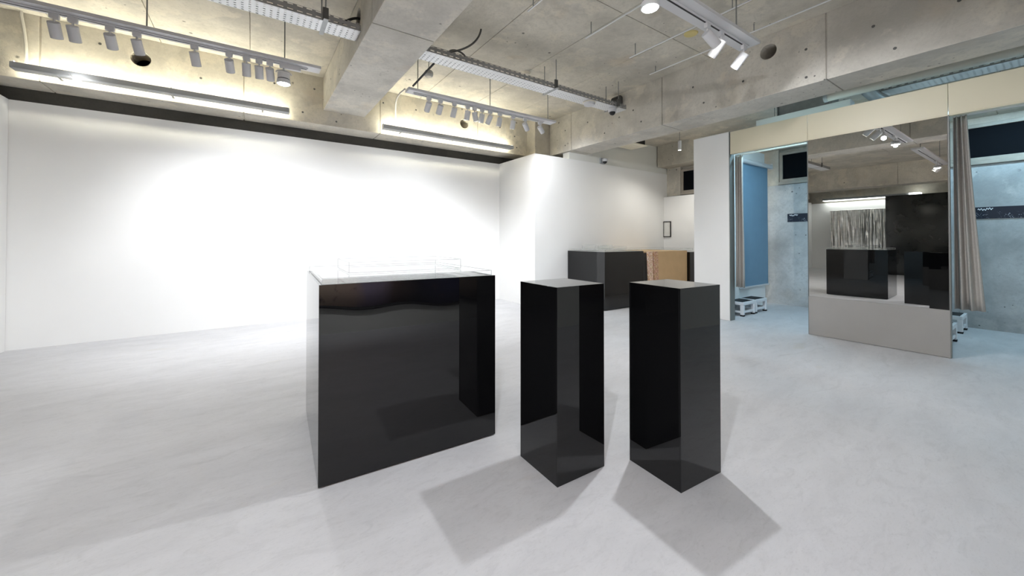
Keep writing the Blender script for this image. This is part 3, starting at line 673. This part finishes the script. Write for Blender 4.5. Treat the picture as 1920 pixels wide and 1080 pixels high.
cable('black cable looping through the round sleeve of the cross beam', bez((.60, 3.98, 3.30), (.74, 4.0, 3.32), (.80, 4.0, 3.5), (.95, 4.0, 3.45)), .013)
cable('black conduit sloping from the tray to the right track', [(1.72, 4.10, 3.26), (1.66, 4.62, 3.16)], .012)
cable('ivory conduit dropping from the ceiling to the left fluorescent strip', [(-2.02, 6.21, 3.64)] + bez((-2.02, 6.21, 3.60), (-2.0, 6.215, 3.45), (-1.985, 6.22, 3.35), (-1.98, 6.215, 3.04)), .014, 'pvc', 'conduit', 'conduit')
cable('ivory conduit dropping from the right track to the fluorescent strip', [(1.59, YT, 3.14)] + bez((1.60, 4.8, 3.15), (1.70, 5.6, 3.32), (1.95, 6.22, 3.35), (1.95, 6.22, 3.04)), .011, 'pvc', 'conduit', 'conduit')
# thin unistrut rods along the ceiling
def strut(label, x, y0, y1, z=3.5):
    t = thing('ceiling_strut', label, 'rail', (x, (y0 + y1) / 2, z), group='thin steel rods under the ceiling'); hl = (y1 - y0) / 2
    T('bar', (0, -hl, 0), (0, hl, 0), .007, 'brightsteel', t, seg=8)
    for y in (-hl * .9, 0, hl * .93): T('suspension_rod', (0, y, 0), (0, y, ZC - z), .005, 'rod', t, seg=8)
strut('thin suspended steel rod nearest the cross beam', 2.25, .6, 3.0)
strut('thin suspended steel rod left of the big round lamp', 3.09, .6, 3.04)
strut('thin suspended steel rod right of the big round lamp', 3.88, .6, 3.06)
strut('thin suspended steel rod running close to the side beam', 4.62, .6, 3.3, 3.56)

# small devices
def disc(name, label, cat, p, prof, mat, extra=None):
    t = thing(name, label, cat, p)
    bm = bmesh.new(); lathe(bm, prof, 24); obj('body', bm, mat, t, smooth=True)
    for nm, pr, mt in (extra or []):
        bm = bmesh.new(); lathe(bm, pr, 24); obj(nm, bm, mt, t, smooth=True)
    return t
disc('smoke_detector', 'round cream detector hanging under the right end of the cable tray', 'detector', (4.07, 3.93, 3.246), [(.03, -.06), (.075, -.05), (.085, -.02), (.08, 0)], 'fix', [('rim', [(.082, -.014), (.095, -.01), (.09, -.001)], 'cream')])
disc('dome_camera', 'white dome camera hanging at the end of the cable tray', 'camera', (4.57, 3.93, 3.246), [(.055, -.055), (.062, -.05), (.062, 0)], 'fix', [('dome', [(.008, -.105), (.03, -.095), (.044, -.075), (.046, -.056)], 'slot')])
dc = thing('dome_camera', 'white dome camera on the grey wall beneath the side beam', 'camera', (6.02, 5.46, 2.86))
B('mount_plate', (-.07, .07, -.03, -.0, -.06, .06), 'fixgrey', dc, bevel=.004)
bm = bmesh.new(); lathe(bm, [(.05, 0), (.055, .01), (.055, .05), (.05, .055)], 24, (0, -.085, -.02)); obj('body', bm, 'fix', dc, smooth=True)
bm = bmesh.new(); lathe(bm, [(.008, -.045), (.03, -.036), (.04, -.018), (.042, 0)], 24, (0, -.085, -.02)); obj('dome', bm, 'slot', dc, smooth=True)
disc('smoke_detector', 'round cream detector on the ceiling behind the right cable tray', 'detector', (3.26, 4.41, ZC), [(.02, -.05), (.06, -.035), (.075, 0)], 'cream')
disc('cover_plate', 'yellowed round cover plate on the ceiling near the near track', 'cover plate', (4.23, 2.46, ZC), [(.01, -.012), (.07, -.010), (.078, 0)], 'yellow')
sd = disc('motion_sensor', 'small round sensor hanging between the cross beam and the right track', 'sensor', (1.8, 4.45, 3.27), [(.04, -.02), (.055, 0), (.055, .03), (.045, .05)], 'pvc', [('cream_face', [(.01, -.03), (.03, -.026), (.038, -.018)], 'cream')])  # underside disc is a paler cream than the body
T('suspension_rod', (0, 0, .04), (0, 0, ZC - 3.27), .005, 'rod', sd)
sp = thing('wall_speaker', 'black round speaker on the side beam above the tray end', 'speaker', (5.03, 4.18, 3.53))
T('bracket', (0, 0, 0), (-.07, 0, 0), .02, 'steel_dark', sp); T('body', (-.05, -.07, -.01), (-.05, .07, -.01), .075, 'slot', sp, seg=24); T('grille', (-.05, -.072, -.01), (-.05, -.07, -.01), .068, 'steel_dark', sp, seg=24)
ac = thing('ceiling_cassette', 'cream square ceiling air cassette hanging behind the side beam', 'air conditioner', (6.66, 5.19, 3.2))
B('panel', (-.24, .24, -.21, .21, 0, .018), 'cream', ac, bevel=.006); B('grille', (-.13, .13, -.11, .11, -.004, .0), 'cream', ac)
B('casing', (-.2, .2, -.17, .17, .018, .22), 'slot', ac); T('pipe', (-.2, .1, .08), (-.45, .16, .06), .03, 'fixgrey', ac)
ps = thing('ceiling_spotlight', 'small white cylinder spotlight hanging before the far window', 'spotlight', (7.2, 4.44, 3.42))
T('suspension_rod', (0, 0, 0), (0, 0, -.18), .005, 'rod', ps); T('head', (0, 0, -.18), (0, 0, -.37), .035, 'fix', ps, seg=20); T('lens', (0, 0, -.37), (0, 0, -.372), .028, 'lensoff', ps)
spot_light(ps, (0, 0, -.39), (-.2, -.25, -1), 30, 165, .03, (1, .97, .9))

# ------------------------------------------------------------------ works seen only in reflections
hc = thing('hanging_print', 'large colourful print hung on the wall behind the photographer, seen in the cube', 'picture', (0, YF, .34))
bm = bmesh.new(); n = 60; g = []
for j in range(9):
    f = j / 8; row = []
    for q in range(n + 1):
        x = -1.6 + 4.01 * q / n
        zlo = .05 * math.sin(x * 2.1 + .6) * .5 + .03 * math.sin(x * 5.3)
        row.append(bm.verts.new((x, .03 + .012 * math.sin(x * 4 + f * 2), zlo * (1 - f) + f * 2.1)))
    g.append(row)
for j in range(8):
    for q in range(n): bm.faces.new((g[j][q], g[j][q + 1], g[j + 1][q + 1], g[j + 1][q]))
o = obj('print_sheet', bm, 'paint', hc, smooth=True); md = o.modifiers.new('thick', 'SOLIDIFY'); md.thickness = .006
bm = bmesh.new(); tube(bm, [(-1.6 + 4.01 * q / n, .035, .05 * math.sin((-1.6 + 4.01 * q / n) * 2.1 + .6) * .5 + .03 * math.sin((-1.6 + 4.01 * q / n) * 5.3) - .02) for q in range(n + 1)], .02, 8); obj('weighted_hem', bm, 'slot', hc, smooth=True)
tc_ = thing('tinsel_curtain', 'silver tinsel curtain on the far left wall, seen in the mirror', 'artwork', (XL + .05, 4.71, 0))
bm = bmesh.new()
for q in range(90):
    y = -.83 + 1.66 * (q + random.random() * .8) / 90; a = random.uniform(-.9, .9); wd = random.uniform(.012, .03)
    dx, dy = math.sin(a) * wd, math.cos(a) * wd; prev = None; ph = random.random() * 6
    for s in range(9):
        z = 2.40 - 1.6 * s / 8; tw = a + .35 * math.sin(ph + s * 1.1); dx, dy = math.sin(tw) * wd, math.cos(tw) * wd
        v = (bm.verts.new((.02 + dx, y + dy, z)), bm.verts.new((.02 - dx, y - dy, z)))
        if prev: bm.faces.new((prev[0], prev[1], v[1], v[0]))
        prev = v
st = obj('tinsel_strips', bm, 'silver', tc_); st['kind'] = 'stuff'
T('hanging_bar', (.02, -.84, 2.405), (.02, .84, 2.405), .012, 'silver', tc_)
fl = thing('light_trough', 'bright light trough above the distant left wall, seen in the mirror', 'light', (XL + .1, 4.2, 2.80))
B('diffuser', (-.05, .25, -1.0, 1.5, 0, .02), 'farlight', fl); B('housing', (-.06, .26, -1.02, 1.52, .02, .10), 'fixgrey', fl)
B('end_panel', (.0, .3, -1.3, -1.02, .0, .1), 'farlight', fl)
